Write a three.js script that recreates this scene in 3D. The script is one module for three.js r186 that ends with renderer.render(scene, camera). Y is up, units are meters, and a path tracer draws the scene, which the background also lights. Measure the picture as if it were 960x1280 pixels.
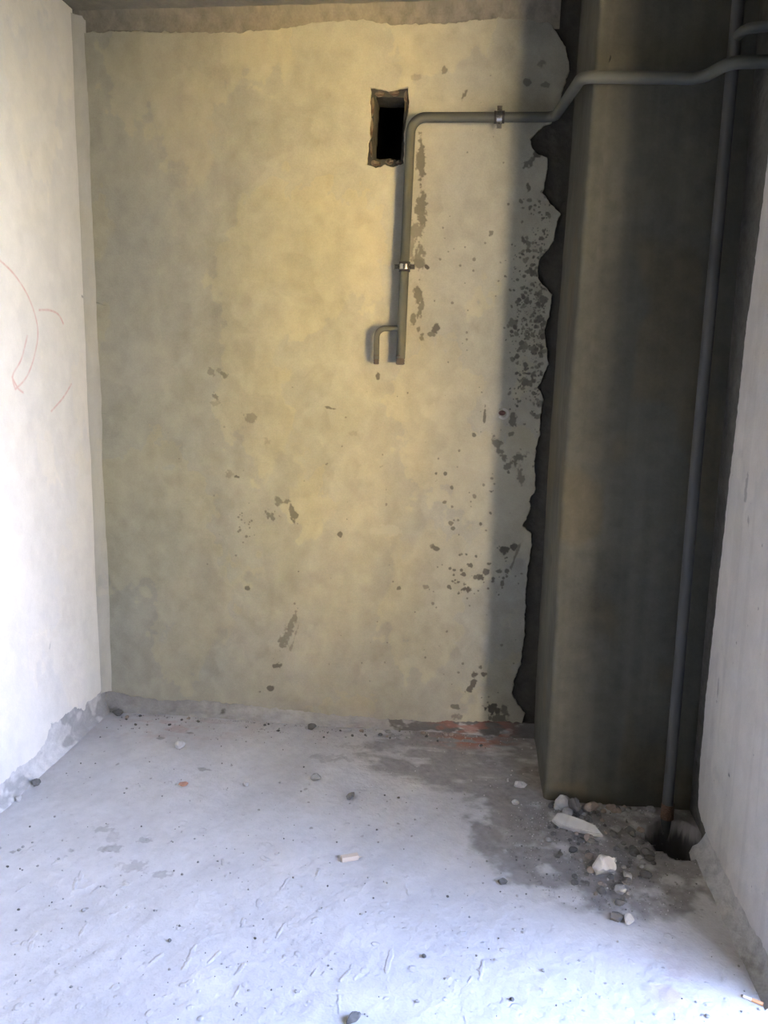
import * as THREE from 'three';
import { mergeGeometries, mergeVertices, toCreasedNormals } from 'three/addons/utils/BufferGeometryUtils.js';
import { RoundedBoxGeometry } from 'three/addons/geometries/RoundedBoxGeometry.js';
import { RectAreaLightUniformsLib } from 'three/addons/lights/RectAreaLightUniformsLib.js';

// The room's frame: x to the right along the back wall, y up, z out of the back wall towards the camera, origin in the far left floor corner.
const scene = new THREE.Scene();
const camera = new THREE.PerspectiveCamera(63.45, 960 / 1280, 0.02, 200);
camera.position.set(1.4534, 1.4, 3.0659);
camera.up.set(-0.0034, 0.0951, -0.0165).normalize();
camera.lookAt(1.4534 - 0.10135, 1.4 - 0.17365, 3.0659 - 0.97958);
const renderer = new THREE.WebGLRenderer({ antialias: true });
renderer.toneMapping = THREE.LinearToneMapping;
renderer.toneMappingExposure = 7.05;
renderer.shadowMap.enabled = true;
RectAreaLightUniformsLib.init();

// Daylight: a clear blue sky, and a high sun from behind the building that strikes the yellow house front seen through the balcony door.
const SKY_LOW = [1.15, 1.06, 0.93], SKY_HIGH = [0.36, 0.52, 1.0];
{
  const W = 256, H = 128, d = new Float32Array(W * H * 4);
  for (let j = 0; j < H; j++) {
    const t = Math.max(0, (j + 0.5) / H * 2 - 1), k = 1 - Math.pow(1 - t, 7);
    for (let i = 0; i < W; i++) d.set([...SKY_LOW.map((c, n) => c + (SKY_HIGH[n] - c) * k), 1], (j * W + i) * 4);
  }
  const sky = new THREE.DataTexture(d, W, H, THREE.RGBAFormat, THREE.FloatType);
  sky.mapping = THREE.EquirectangularReflectionMapping; sky.magFilter = THREE.LinearFilter; sky.needsUpdate = true;
  scene.background = sky; scene.environment = sky;
  scene.backgroundIntensity = 4.8; scene.environmentIntensity = 4.8;
}
const sun = new THREE.DirectionalLight(new THREE.Color().setRGB(1, 0.9, 0.72), 84);
sun.position.set(5.5 - 1.2, 8, -7); sun.target.position.set(5.5, 0.8, 9);
sun.castShadow = true;
Object.assign(sun.shadow.camera, { left: -14, right: 14, top: 14, bottom: -14, near: 0.5, far: 60 });
sun.shadow.mapSize.set(2048, 2048); sun.shadow.radius = 1;
scene.add(sun, sun.target);

// ---------------------------------------------------------------- noise and textures
function random(seed) { let s = seed >>> 0; return () => { s = (s + 0x6d2b79f5) >>> 0; let t = Math.imul(s ^ (s >>> 15), 1 | s); t = (t + Math.imul(t ^ (t >>> 7), 61 | t)) ^ t; return ((t ^ (t >>> 14)) >>> 0) / 4294967296; }; }
const lattice = new Float32Array(65536); { const r = random(7); for (let i = 0; i < 65536; i++) lattice[i] = r(); }
function noise(x, y, s = 0) {
  const X = Math.floor(x), Y = Math.floor(y), fx = x - X, fy = y - Y, u = fx * fx * (3 - 2 * fx), v = fy * fy * (3 - 2 * fy);
  const a = (X + s * 37) & 255, b = (X + 1 + s * 37) & 255, c = ((Y + s * 91) & 255) << 8, e = ((Y + 1 + s * 91) & 255) << 8;
  const p = lattice[a | c], q = lattice[b | c], r = lattice[a | e], t = lattice[b | e];
  return p + (q - p) * u + (r - p + (p - q + t - r) * u) * v;
}
function fbm(x, y, o = 4, s = 0) { let v = 0, a = 0.5, n = 0; for (let i = 0; i < o; i++) { v += a * noise(x, y, s + i * 3); n += a; a *= 0.5; x = x * 2.03 + 1.7; y = y * 2.03 + 5.1; } return v / n; }
const step = (a, b, x) => { const t = Math.min(1, Math.max(0, (x - a) / (b - a))); return t * t * (3 - 2 * t); };
const mix = (a, b, t) => a + (b - a) * t;
const toSRGB = (c) => 255 * (c <= 0.0031308 ? 12.92 * c : 1.055 * Math.pow(Math.min(1, c), 1 / 2.4) - 0.055);
// A colour map and a height map over a rectangle (x0, y0, width, height) in metres: paint(x, y, out) fills out = [r, g, b, height].
function surface([x0, y0, w, h], pxPerM, paint, { rough = 0.95, bump = 0.004 } = {}) {
  const W = Math.round(w * pxPerM), H = Math.round(h * pxPerM), c = new Uint8Array(W * H * 4), b = new Uint8Array(W * H * 4), o = [0, 0, 0, 0];
  for (let j = 0; j < H; j++) for (let i = 0; i < W; i++) {
    paint(x0 + (i + 0.5) / pxPerM, y0 + (j + 0.5) / pxPerM, o);
    const k = (j * W + i) * 4, g = Math.max(0, Math.min(255, o[3] * 255));
    c[k] = toSRGB(Math.max(0, o[0])); c[k + 1] = toSRGB(Math.max(0, o[1])); c[k + 2] = toSRGB(Math.max(0, o[2])); c[k + 3] = 255;
    b[k] = b[k + 1] = b[k + 2] = g; b[k + 3] = 255;
  }
  const tex = (data, srgb) => {
    const t = new THREE.DataTexture(data, W, H); t.magFilter = THREE.LinearFilter; t.wrapS = t.wrapT = THREE.MirroredRepeatWrapping;
    if (srgb) t.colorSpace = THREE.SRGBColorSpace;
    t.repeat.set(1 / w, 1 / h); t.offset.set(-x0 / w, -y0 / h); t.needsUpdate = true; return t;
  };
  return new THREE.MeshStandardMaterial({ map: tex(c, true), bumpMap: tex(b, false), bumpScale: bump, roughness: rough });
}
// Blots of dried mortar and dirt: [x, y, half-width, half-height, strength, tilt]; each gets a ragged outline.
function blotter(list, seed) {
  const cell = 0.1, grid = new Map();
  for (const s of list) {
    const r = Math.max(s[2], s[3]) * 1.5;
    for (let a = Math.floor((s[0] - r) / cell); a <= Math.floor((s[0] + r) / cell); a++)
      for (let b = Math.floor((s[1] - r) / cell); b <= Math.floor((s[1] + r) / cell); b++) { const k = a * 1000 + b; if (!grid.has(k)) grid.set(k, []); grid.get(k).push(s); }
  }
  return (x, y) => {
    const near = grid.get(Math.floor(x / cell) * 1000 + Math.floor(y / cell)); if (!near) return 0;
    let m = 0;
    for (const [sx, sy, rx, ry, k, tilt = 0] of near) {
      const dx = x - sx, dy = y - sy, c = Math.cos(tilt), q = Math.sin(tilt), px = (dx * c + dy * q) / rx, py = (dy * c - dx * q) / ry;
      const d = Math.hypot(px, py); if (d > 1.5) continue;
      const n = fbm(x * 110, y * 110, 3, seed) * 0.9 + fbm(x * 30, y * 30, 2, seed + 5) * 1;
      m = Math.max(m, k * step(1.06, 0.8, d * 0.8 + n - 0.62));
    }
    return m;
  };
}
// ---------------------------------------------------------------- naming
const used = {};
function numbered(name) { used[name] = (used[name] ?? -1) + 1; return used[name] ? name + '_' + String(used[name]).padStart(3, '0') : name; }
function obj(name, geometry, material, parent = scene) {
  const m = new THREE.Mesh(geometry, material); m.castShadow = m.receiveShadow = true;
  m.name = parent === scene ? numbered(name) : name; parent.add(m); return m;
}
function struct(name, geometry, material) { const m = obj(name, geometry, material); m.userData.kind = 'structure'; return m; }
function tag(o, label, category, group, kind) { Object.assign(o.userData, { label, category }); if (group) o.userData.group = group; if (kind) o.userData.kind = kind; return o; }
function thing(name, label, category, [x, y, z], group) { const o = new THREE.Group(); o.name = numbered(name); o.position.set(x, y, z); scene.add(o); return tag(o, label, category, group); }
// ---------------------------------------------------------------- geometry helpers
function box(x0, y0, z0, x1, y1, z1) { const g = new THREE.BoxGeometry(x1 - x0, y1 - y0, z1 - z0); g.translate((x0 + x1) / 2, (y0 + y1) / 2, (z0 + z1) / 2); return planarUV(g); }
function planarUV(g) { // uv in metres, by the axis each face looks along
  const p = g.attributes.position, n = g.attributes.normal, uv = new Float32Array(p.count * 2);
  for (let i = 0; i < p.count; i++) {
    const ax = Math.abs(n.getX(i)), ay = Math.abs(n.getY(i)), az = Math.abs(n.getZ(i)), x = p.getX(i), y = p.getY(i), z = p.getZ(i);
    uv.set(ax >= ay && ax >= az ? [z, y] : ay >= az ? [x, z] : [x, y], i * 2);
  }
  g.setAttribute('uv', new THREE.BufferAttribute(uv, 2)); return g;
}
function ragged(points, amp, seed, every = 0.006) { // a polyline, resampled and frayed
  const out = [];
  for (let i = 0; i < points.length - 1; i++) {
    const [a, b] = points[i], [c, d] = points[i + 1], n = Math.max(1, Math.round(Math.hypot(c - a, d - b) / every));
    for (let k = 0; k < n; k++) {
      const x = mix(a, c, k / n), y = mix(b, d, k / n);
      out.push([x + amp * (fbm(x * 60, y * 60, 3, seed) - 0.5) * 2, y + amp * (fbm(x * 60, y * 60, 3, seed + 9) - 0.5) * 2]);
    }
  }
  out.push(points[points.length - 1]); return out;
}
function slabOf(outline, holes, thick) { // a coat of plaster: an outline in the wall's plane, extruded, with a chamfered rim
  const s = new THREE.Shape(outline.map(([x, y]) => new THREE.Vector2(x, y)));
  for (const h of holes) s.holes.push(new THREE.Path(h.map(([x, y]) => new THREE.Vector2(x, y))));
  return new THREE.ExtrudeGeometry(s, { depth: thick * 0.7, bevelEnabled: true, bevelThickness: thick * 0.3, bevelSize: 0.002, bevelOffset: -0.002, bevelSegments: 1, curveSegments: 1 });
}
function bend(points, radius) { // straight runs joined by round bends, as a list of points
  const v = points.map((p) => new THREE.Vector3(...p)), out = [v[0]];
  for (let i = 1; i < v.length - 1; i++) {
    const a = v[i].clone().sub(v[i - 1]).normalize(), b = v[i + 1].clone().sub(v[i]).normalize(), r = Array.isArray(radius) ? radius[i - 1] : radius;
    const p = v[i].clone().addScaledVector(a, -r), q = v[i].clone().addScaledVector(b, r);
    const curve = new THREE.CubicBezierCurve3(p, p.clone().addScaledVector(a, r * 0.552), q.clone().addScaledVector(b, -r * 0.552), q);
    out.push(...curve.getPoints(10));
  }
  out.push(v[v.length - 1]); return out;
}
function pipe(points, r, bendR) { // a round pipe along those points, closed at both ends
  const c = bend(points, bendR), M = 20, p = [], uv = [], id = [], dir = c.map((_, i) => c[Math.min(i + 1, c.length - 1)].clone().sub(c[Math.max(i - 1, 0)]).normalize());
  let side = new THREE.Vector3(0, 0, 1).cross(dir[0]); if (side.length() < 0.1) side.set(1, 0, 0); let run = 0;
  for (let i = 0; i < c.length; i++) {
    if (i) run += c[i].distanceTo(c[i - 1]);
    side.addScaledVector(dir[i], -side.dot(dir[i])).normalize(); const up = dir[i].clone().cross(side);
    for (let k = 0; k <= M; k++) { const a = k / M * Math.PI * 2, q = c[i].clone().addScaledVector(side, r * Math.cos(a)).addScaledVector(up, r * Math.sin(a)); p.push(q.x, q.y, q.z); uv.push(k / M * 6.283 * r, run); }
  }
  for (let i = 0; i < c.length - 1; i++) for (let k = 0; k < M; k++) { const a = i * (M + 1) + k; id.push(a, a + 1, a + M + 1, a + M + 1, a + 1, a + M + 2); }
  const g = new THREE.BufferGeometry(); g.setAttribute('position', new THREE.Float32BufferAttribute(p, 3)); g.setAttribute('uv', new THREE.Float32BufferAttribute(uv, 2)); g.setIndex(id); g.computeVertexNormals();
  const parts = [g];
  for (const [at, d] of [[c[0], dir[0].clone().negate()], [c[c.length - 1], dir[c.length - 1]]]) { const e = new THREE.CircleGeometry(r, M); e.applyQuaternion(new THREE.Quaternion().setFromUnitVectors(new THREE.Vector3(0, 0, 1), d)); e.translate(at.x, at.y, at.z); parts.push(e); }
  return mergeGeometries(parts);
}

// ---------------------------------------------------------------- materials of the shell
const rnd = random(11);
const dots = [];
// marks copied from the photograph, in metres on the back wall
for (const [x, y, rx, ry, k, t] of [
  [1.247, 2.11, 0.016, 0.075, 0.9], [1.252, 1.96, 0.02, 0.06, 0.85], [1.236, 1.87, 0.03, 0.03, 0.7], [1.25, 1.8, 0.022, 0.035, 0.75], [1.222, 1.83, 0.014, 0.07, 0.6], [1.243, 1.76, 0.016, 0.02, 0.85], [1.245, 1.65, 0.016, 0.05, 0.85], [1.255, 1.6, 0.013, 0.03, 0.8], [1.231, 1.575, 0.01, 0.028, 0.8], [1.25, 1.53, 0.009, 0.013, 0.8], [1.263, 1.505, 0.012, 0.015, 0.8], [1.314, 1.538, 0.011, 0.017, 0.85, -0.4], [1.296, 1.515, 0.014, 0.008, 0.7],
  [0.481, 1.367, 0.018, 0.012, 0.45, -0.6], [0.533, 1.359, 0.022, 0.012, 0.6, -0.6], [0.51, 1.375, 0.012, 0.01, 0.4], [0.495, 1.278, 0.016, 0.012, 0.6], [0.49, 1.25, 0.02, 0.013, 0.3], [0.623, 1.2, 0.032, 0.022, 0.45], [0.63, 1.21, 0.018, 0.012, 0.4], [0.69, 1.11, 0.014, 0.016, 0.25], [0.574, 0.974, 0.014, 0.008, 0.8, -0.3], [0.545, 0.985, 0.018, 0.014, 0.35], [0.697, 0.83, 0.03, 0.018, 0.65, -0.5], [0.735, 0.89, 0.026, 0.016, 0.6, -0.6], [0.785, 0.85, 0.014, 0.045, 0.75, 0.25], [0.765, 0.885, 0.018, 0.013, 0.6],
  [0.609, 0.538, 0.01, 0.013, 0.8], [0.775, 0.375, 0.014, 0.075, 0.55, -0.35], [0.745, 0.33, 0.016, 0.06, 0.6, -0.35], [0.72, 0.225, 0.022, 0.013, 0.8], [0.793, 0.34, 0.006, 0.05, 0.4, -0.3], [0.698, 0.132, 0.013, 0.01, 0.85], [0.655, 0.115, 0.009, 0.008, 0.7], [0.97, 0.766, 0.01, 0.01, 0.8, 0.5], [1.198, 0.565, 0.009, 0.009, 0.75], [0.93, 1.243, 0.024, 0.006, 0.75, -0.15], [1.107, 1.36, 0.008, 0.016, 0.85], [1.01, 1.15, 0.018, 0.009, 0.2], [1.125, 1.03, 0.012, 0.006, 0.3, 0.5],
  [1.396, 2.33, 0.008, 0.022, 0.7, -0.5], [1.32, 2.4, 0.012, 0.014, 0.6, -0.7], [1.222, 2.378, 0.016, 0.01, 0.3], [1.6, 2.36, 0.016, 0.012, 0.7], [1.66, 2.35, 0.016, 0.008, 0.6], [1.65, 2.42, 0.016, 0.012, 0.5],
  [1.453, 0.574, 0.024, 0.022, 0.95], [1.425, 0.6, 0.014, 0.01, 0.9], [1.505, 0.62, 0.014, 0.012, 0.9], [1.53, 0.645, 0.012, 0.01, 0.85], [1.47, 0.665, 0.015, 0.009, 0.85], [1.445, 0.63, 0.008, 0.008, 0.85], [1.49, 0.62, 0.008, 0.008, 0.8], [1.555, 0.62, 0.007, 0.01, 0.85], [1.575, 0.65, 0.014, 0.01, 0.8], [1.59, 0.6, 0.007, 0.014, 0.8], [1.605, 0.65, 0.01, 0.01, 0.85], [1.59, 0.73, 0.018, 0.018, 0.9], [1.625, 0.745, 0.012, 0.013, 0.9], [1.632, 0.7, 0.006, 0.045, 0.6, -0.3], [1.337, 0.725, 0.02, 0.009, 0.8, -0.4], [1.32, 0.735, 0.01, 0.007, 0.6], [1.3, 0.575, 0.012, 0.007, 0.5],
  [1.565, 1.1, 0.02, 0.05, 0.7, 0.45], [1.625, 1.07, 0.045, 0.022, 0.75, 0.5], [1.59, 1.045, 0.026, 0.014, 0.7, 0.4], [1.595, 1.02, 0.009, 0.009, 0.8], [1.64, 1.005, 0.01, 0.022, 0.6, 0.3], [1.5, 1.227, 0.005, 0.028, 0.8], [1.465, 1.155, 0.008, 0.007, 0.8], [1.605, 1.21, 0.014, 0.022, 0.8], [1.6, 1.165, 0.012, 0.01, 0.7], [1.33, 1.01, 0.006, 0.006, 0.8], [1.363, 1.012, 0.006, 0.006, 0.8], [1.39, 0.96, 0.007, 0.009, 0.7], [1.365, 0.905, 0.006, 0.006, 0.7], [1.475, 0.93, 0.007, 0.007, 0.6], [1.535, 0.95, 0.011, 0.007, 0.85], [1.535, 0.87, 0.009, 0.008, 0.8], [1.5, 0.83, 0.01, 0.013, 0.85], [1.39, 0.825, 0.008, 0.007, 0.7], [1.4, 0.805, 0.006, 0.006, 0.7],
  [1.5, 0.235, 0.018, 0.016, 0.9], [1.49, 0.19, 0.012, 0.03, 0.9, -0.4], [1.535, 0.24, 0.014, 0.01, 0.9], [1.571, 0.105, 0.028, 0.026, 1], [1.52, 0.27, 0.007, 0.012, 0.8], [1.43, 0.1, 0.016, 0.008, 0.7], [1.43, 0.06, 0.02, 0.012, 0.5], [1.62, 0.1, 0.016, 0.03, 0.8, 0.3], [1.6, 0.06, 0.03, 0.016, 0.8],
  [1.277, 1.749, 0.0065, 0.0065, 1.2], [1.65, 2.13, 0.016, 0.014, 0.9, 0.6], [1.62, 2.1, 0.022, 0.012, 0.8, 0.7], [1.62, 2.02, 0.009, 0.018, 0.85], [1.63, 1.95, 0.007, 0.012, 0.8], [1.5, 1.865, 0.007, 0.009, 0.7],
]) dots.push([x, y, rx * 1.15, ry * 1.15, x > 1.2 && x < 1.275 && y > 1.5 ? k * 0.85 : k, t ?? 0]);
// the peppering of small mortar crumbs beside the column
for (let i = 0; i < 620; i++) { const y = 1.15 + 0.85 * (rnd() + rnd()) / 2 + 0.05 * rnd(), x = 1.7 - Math.abs(rnd() + rnd() - 0.9) * 0.14, r = 0.0026 + 0.0065 * rnd() ** 3 * (rnd() < 0.2 ? 2 : 1); dots.push([x, y, r, r * (0.6 + rnd()), 0.55 + 0.4 * rnd(), rnd() * 3]); }
for (let i = 0; i < 120; i++) { const x = 1.3 + 0.4 * rnd(), y = 0.1 + 2.3 * rnd(), r = 0.0025 + 0.0035 * rnd(); dots.push([x, y, r, r, 0.6, 0]); }
for (let i = 0; i < 40; i++) { const x = 1.5 + (rnd() - 0.5) * 0.22, y = 0.63 + (rnd() - 0.5) * 0.16, r = 0.003 + 0.004 * rnd(); dots.push([x, y, r, r, 0.8, 0]); }
for (let i = 0; i < 60; i++) { const x = 0.3 + 1.0 * rnd(), y = 0.1 + 1.3 * rnd(), r = 0.0025 + 0.004 * rnd() * rnd(); dots.push([x, y, r, r * (0.6 + 0.8 * rnd()), 0.3 + 0.4 * rnd(), 0]); }
for (let i = 0; i < 18; i++) { const x = 0.56 + 0.08 * rnd(), y = 0.72 + 0.12 * rnd(), r = 0.003 + 0.003 * rnd(); dots.push([x, y, r, r, 0.6, 0]); }
const backBlots = blotter(dots, 3);
const paleDots = blotter([[1.138, 0.787, 0.075, 0.022, 1], [1.23, 1.85, 0.02, 0.025, 1], [1.24, 1.72, 0.03, 0.028, 1], [1.35, 2.58, 0.03, 0.02, 1]], 14);
function plaster(base, warm, seed, k = 1) { // troweled sand-lime plaster: cloudy patches, thin laitance films with sharp rims, sand grain
  return (x, y, o) => {
    const cloud = fbm(x * 2.3 + 3, y * 1.7, 4, seed) - 0.5, vert = fbm(x * 7, y * 0.9, 3, seed + 1) - 0.5, fine = fbm(x * 26, y * 22, 3, seed + 2) - 0.5, grain = noise(x * 420, y * 420, seed + 3) - 0.5;
    const film = step(0.5, 0.54, fbm(x * 3.1 + 0.35 * fine, y * 2.3 + 0.5 * fine, 3, seed + 4)), film2 = step(0.56, 0.6, fbm(x * 5 + 0.3 * fine, y * 4, 3, seed + 5));
    const damp = step(0.52, 0.62, fbm(x * 1.6, y * 1.2 + 4, 3, seed + 6));
    const v = 1 + k * (cloud * 0.32 + vert * 0.14 + fine * 0.2 + grain * 0.1 + film * 0.06 - film2 * 0.05 - damp * 0.07), w = warm * (0.4 + film * 0.6 + cloud);
    o[0] = base[0] * v * (1 + 0.05 * w); o[1] = base[1] * v * (1 - 0.01 * w + 0.012 * damp); o[2] = base[2] * v * (1 - 0.16 * w);
    o[3] = 0.5 + cloud * 0.3 + fine * 0.4 + grain * 0.08 + film * 0.04;
  };
}
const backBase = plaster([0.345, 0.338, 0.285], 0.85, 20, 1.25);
const backPlasterMat = surface([0, 0, 1.79, 2.62], 540, (x, y, o) => {
  backBase(x, y, o);
  const m = Math.min(1, backBlots(x, y)), p = paleDots(x, y) * 0.35;
  for (let i = 0; i < 3; i++) o[i] = mix(mix(o[i], [0.42, 0.4, 0.34][i], p), [0.065, 0.059, 0.044][i], m * 0.92);
  const crack = Math.abs(y - 1.622 - 0.006 * fbm(x * 30, 5, 3) + x * 0.25); if (x < 0.085) { const k = step(0.007, 0.001, crack + x * 0.06) * 0.5 * fbm(x * 60, y * 60, 2, 8) * 2; for (let i = 0; i < 3; i++) o[i] *= 1 - k; }
  const c2 = Math.abs(y - 1.2 - 0.01 * fbm(x * 40, 1, 2)), c3 = Math.abs(y - 0.85 - 0.008 * fbm(x * 40, 3, 2)); if (x < 0.13) { const k = Math.max(step(0.005, 0.001, c2 + x * 0.05) * 0.3, step(0.004, 0.001, c3 + x * 0.03) * 0.2); for (let i = 0; i < 3; i++) o[i] *= 1 - k; }
  o[3] -= m * 0.12;
});
function segDist(x, y, line) {
  let d = 9;
  for (let i = 0; i < line.length - 1; i++) {
    const [a, b] = line[i], [c, e] = line[i + 1], t = Math.min(1, Math.max(0, ((x - a) * (c - a) + (y - b) * (e - b)) / ((c - a) ** 2 + (e - b) ** 2)));
    d = Math.min(d, Math.hypot(x - a - t * (c - a), y - b - t * (e - b)));
  }
  return d;
}
const smooth = (pts) => new THREE.SplineCurve(pts.map((p) => new THREE.Vector2(...p))).getPoints(30).map((p) => [p.x, p.y]);
const redArcs = [smooth([[0.64, 1.71], [0.592, 1.697], [0.506, 1.659], [0.427, 1.592], [0.386, 1.505], [0.409, 1.426], [0.468, 1.348], [0.545, 1.306]]), smooth([[0.37, 1.563], [0.3, 1.567], [0.24, 1.556], [0.208, 1.527]]), smooth([[0.169, 1.316], [0.234, 1.27], [0.324, 1.226]]), smooth([[0.545, 1.306], [0.555, 1.349], [0.5, 1.4], [0.454, 1.476]]), smooth([[0.56, 1.345], [0.53, 1.31], [0.5, 1.295]])];
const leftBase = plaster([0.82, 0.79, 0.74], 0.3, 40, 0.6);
const leftPlasterMat = surface([0, 0, 1.2, 2.62], 320, (x, y, o) => { // here x is the distance from the back wall
  leftBase(x, y, o);
  let d = 9; for (const a of redArcs) d = Math.min(d, segDist(x, y, a));
  if (x < 0.8 && d < 0.01) { const k = step(0.005, 0.0015, d) * (0.25 + 0.35 * noise(x * 90, y * 90, 6)); o[0] = mix(o[0], 0.62, k); o[1] = mix(o[1], 0.26, k); o[2] = mix(o[2], 0.22, k); }
  const crack = Math.abs(y - 1.622 - x * 0.2); if (x < 0.06) { const k = step(0.006, 0.002, crack) * 0.5; for (let i = 0; i < 3; i++) o[i] *= 1 - k; }
  const s = step(0.013, 0.006, Math.hypot((x - 0.012) * 0.8, y - 0.155)) * 0.6 + step(0.006, 0.003, Math.hypot((x - 0.42) * 0.8, y - 0.41 + (x - 0.42) * 2)) * 0.4; for (let i = 0; i < 3; i++) o[i] *= 1 - s;
});
const cornerMat = surface([0, 0, 0.07, 2.62], 500, (x, y, o) => { // where the two coats lap in the corner: the back wall's sandier plaster smeared over the white one
  const b = [0, 0, 0, 0]; leftBase(x, y, o); backBase(x, y, b); const k = 0.68 + 0.2 * (fbm(x * 20, y * 6, 4, 55) - 0.5); for (let i = 0; i < 4; i++) o[i] = mix(o[i], b[i], k);
});
const rightBase = plaster([0.53, 0.505, 0.475], 0.2, 60, 0.8);
const rightDots = blotter(Array.from({ length: 46 }, () => { const r = 0.002 + 0.004 * rnd() * rnd(); return [0.62 + 0.74 * rnd(), 0.05 + 2 * rnd(), r, r, 0.6, 0]; }).concat([[0.72, 0.5, 0.008, 0.04, 0.5], [0.88, 0.32, 0.007, 0.006, 0.9], [0.84, 0.68, 0.006, 0.006, 0.7], [0.8, 1.1, 0.01, 0.05, 0.5], [0.84, 1.02, 0.012, 0.02, 0.5]]), 9);
const rightPlasterMat = surface([0.5, 0, 0.9, 2.62], 400, (x, y, o) => { // x is the distance from the back wall
  rightBase(x, y, o); const m = rightDots(x, y); for (let i = 0; i < 3; i++) o[i] = mix(o[i], 0.16, m);
  const s = step(0.54, 0.6, fbm(x * 24, y * 1.1, 3, 71)) * 0.06; for (let i = 0; i < 3; i++) o[i] *= 1 - s;
});
const mortar = (base, seed, k = 1) => (x, y, o) => { // rough grey-brown mortar under the coats
  const a = fbm(x * 4, y * 3, 4, seed) - 0.5, b = fbm(x * 40, y * 40, 3, seed + 1) - 0.5, g = noise(x * 380, y * 380, seed + 2) - 0.5, v = 1 + k * (a * 0.7 + b * 0.5 + g * 0.25);
  o[0] = base[0] * v; o[1] = base[1] * v; o[2] = base[2] * v; o[3] = 0.5 + a * 0.3 + b * 0.9 + g * 0.15;
};
const rawMat = surface([0, 0, 1.3, 1], 280, mortar([0.1, 0.095, 0.078], 80), { bump: 0.008 });
const darkRawMat = surface([0, 0, 1.3, 1], 280, mortar([0.05, 0.047, 0.037], 81), { bump: 0.008 });
const baseMat = surface([0, 0, 1.3, 1], 280, mortar([0.4, 0.39, 0.37], 84), { bump: 0.006 });
const skirtMat = surface([0, 0, 1.3, 1], 280, (x, y, o) => { mortar([0.6, 0.58, 0.55], 86, 0.7)(x, y, o); const k = step(0.5, 0.58, fbm(x * 9, y * 9, 4, 87)) * 0.32; for (let i = 0; i < 3; i++) o[i] *= 1 - k; }, { bump: 0.005 });
const footMat = surface([0, -0.1, 1.8, 0.3], 380, (x, y, o) => { // the grey fillet, caked with brick dust and brown dirt beyond the middle of the wall
  mortar([0.33, 0.32, 0.3], 89, 0.8)(x, y, o); const n = fbm(x * 16, y * 16, 4, 90), d = step(0.46, 0.58, n + 0.35 * (x - 1.35)), r = step(0.4, 0.55, fbm(x * 12, y * 20, 3, 91)) * step(0.2, 0.1, Math.abs(x - 1.5));
  for (let i = 0; i < 3; i++) o[i] = mix(mix(o[i], [0.1, 0.092, 0.08][i], d * 0.85), [0.3, 0.13, 0.09][i], r * 0.7);
}, { bump: 0.006 });
const bandMat = surface([0, 0, 1.3, 1], 280, mortar([0.22, 0.2, 0.155], 88), { bump: 0.006 });
const ceilingMat = surface([0, 0, 1.8, 0.6], 200, mortar([0.19, 0.175, 0.135], 92, 0.7), { bump: 0.004 });
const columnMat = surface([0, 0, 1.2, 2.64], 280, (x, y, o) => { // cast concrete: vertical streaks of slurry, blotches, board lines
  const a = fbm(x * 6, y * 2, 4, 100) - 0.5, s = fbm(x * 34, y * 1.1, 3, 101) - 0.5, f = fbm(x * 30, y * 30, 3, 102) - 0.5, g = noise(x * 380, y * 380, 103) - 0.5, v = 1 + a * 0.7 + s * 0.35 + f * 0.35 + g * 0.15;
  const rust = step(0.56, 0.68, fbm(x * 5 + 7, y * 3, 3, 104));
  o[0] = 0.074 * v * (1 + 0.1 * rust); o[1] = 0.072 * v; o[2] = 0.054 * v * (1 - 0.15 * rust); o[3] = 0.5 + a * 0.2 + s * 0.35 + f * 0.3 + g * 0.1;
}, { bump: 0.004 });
const floorScars = Array.from({ length: 520 }, () => { const x = -0.1 + 2.3 * rnd(), z = 0.3 + 1.5 * Math.sqrt(rnd()), r = 0.004 + 0.012 * rnd() * rnd(); return [x, z, r, r * (0.4 + rnd()), 0.4 + 0.6 * rnd(), rnd() * 3]; });
for (let i = 0; i < 50; i++) floorScars.push([0.2 + 1.9 * rnd(), 0.9 + 0.8 * rnd(), 0.004 + 0.003 * rnd(), 0.02 + 0.025 * rnd(), 0.8, (rnd() - 0.5) * 0.9]);
const scars = blotter(floorScars, 31);
const floorDirt = blotter([[0.38, 0.86, 0.03, 0.02, 0.5], [0.45, 0.95, 0.035, 0.02, 0.5], [0.35, 0.98, 0.02, 0.014, 0.5], [0.53, 0.9, 0.02, 0.016, 0.55], [0.56, 1.03, 0.045, 0.03, 0.4], [0.64, 1.05, 0.03, 0.02, 0.5], [0.56, 0.45, 0.03, 0.016, 0.7], [0.42, 0.18, 0.015, 0.01, 0.8], [0.33, 0.24, 0.014, 0.008, 0.8], [0.43, 0.9, 0.02, 0.03, 0.3], [0.98, 0.3, 0.07, 0.04, 0.4], [1.05, 0.2, 0.06, 0.03, 0.35]].concat(Array.from({ length: 120 }, () => { const r = 0.003 + 0.006 * rnd() * rnd(); return [2.2 * rnd(), 1.6 * rnd() ** 1.5, r, r * (0.6 + 0.8 * rnd()), 0.5 + 0.4 * rnd(), 0]; })), 33);
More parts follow.
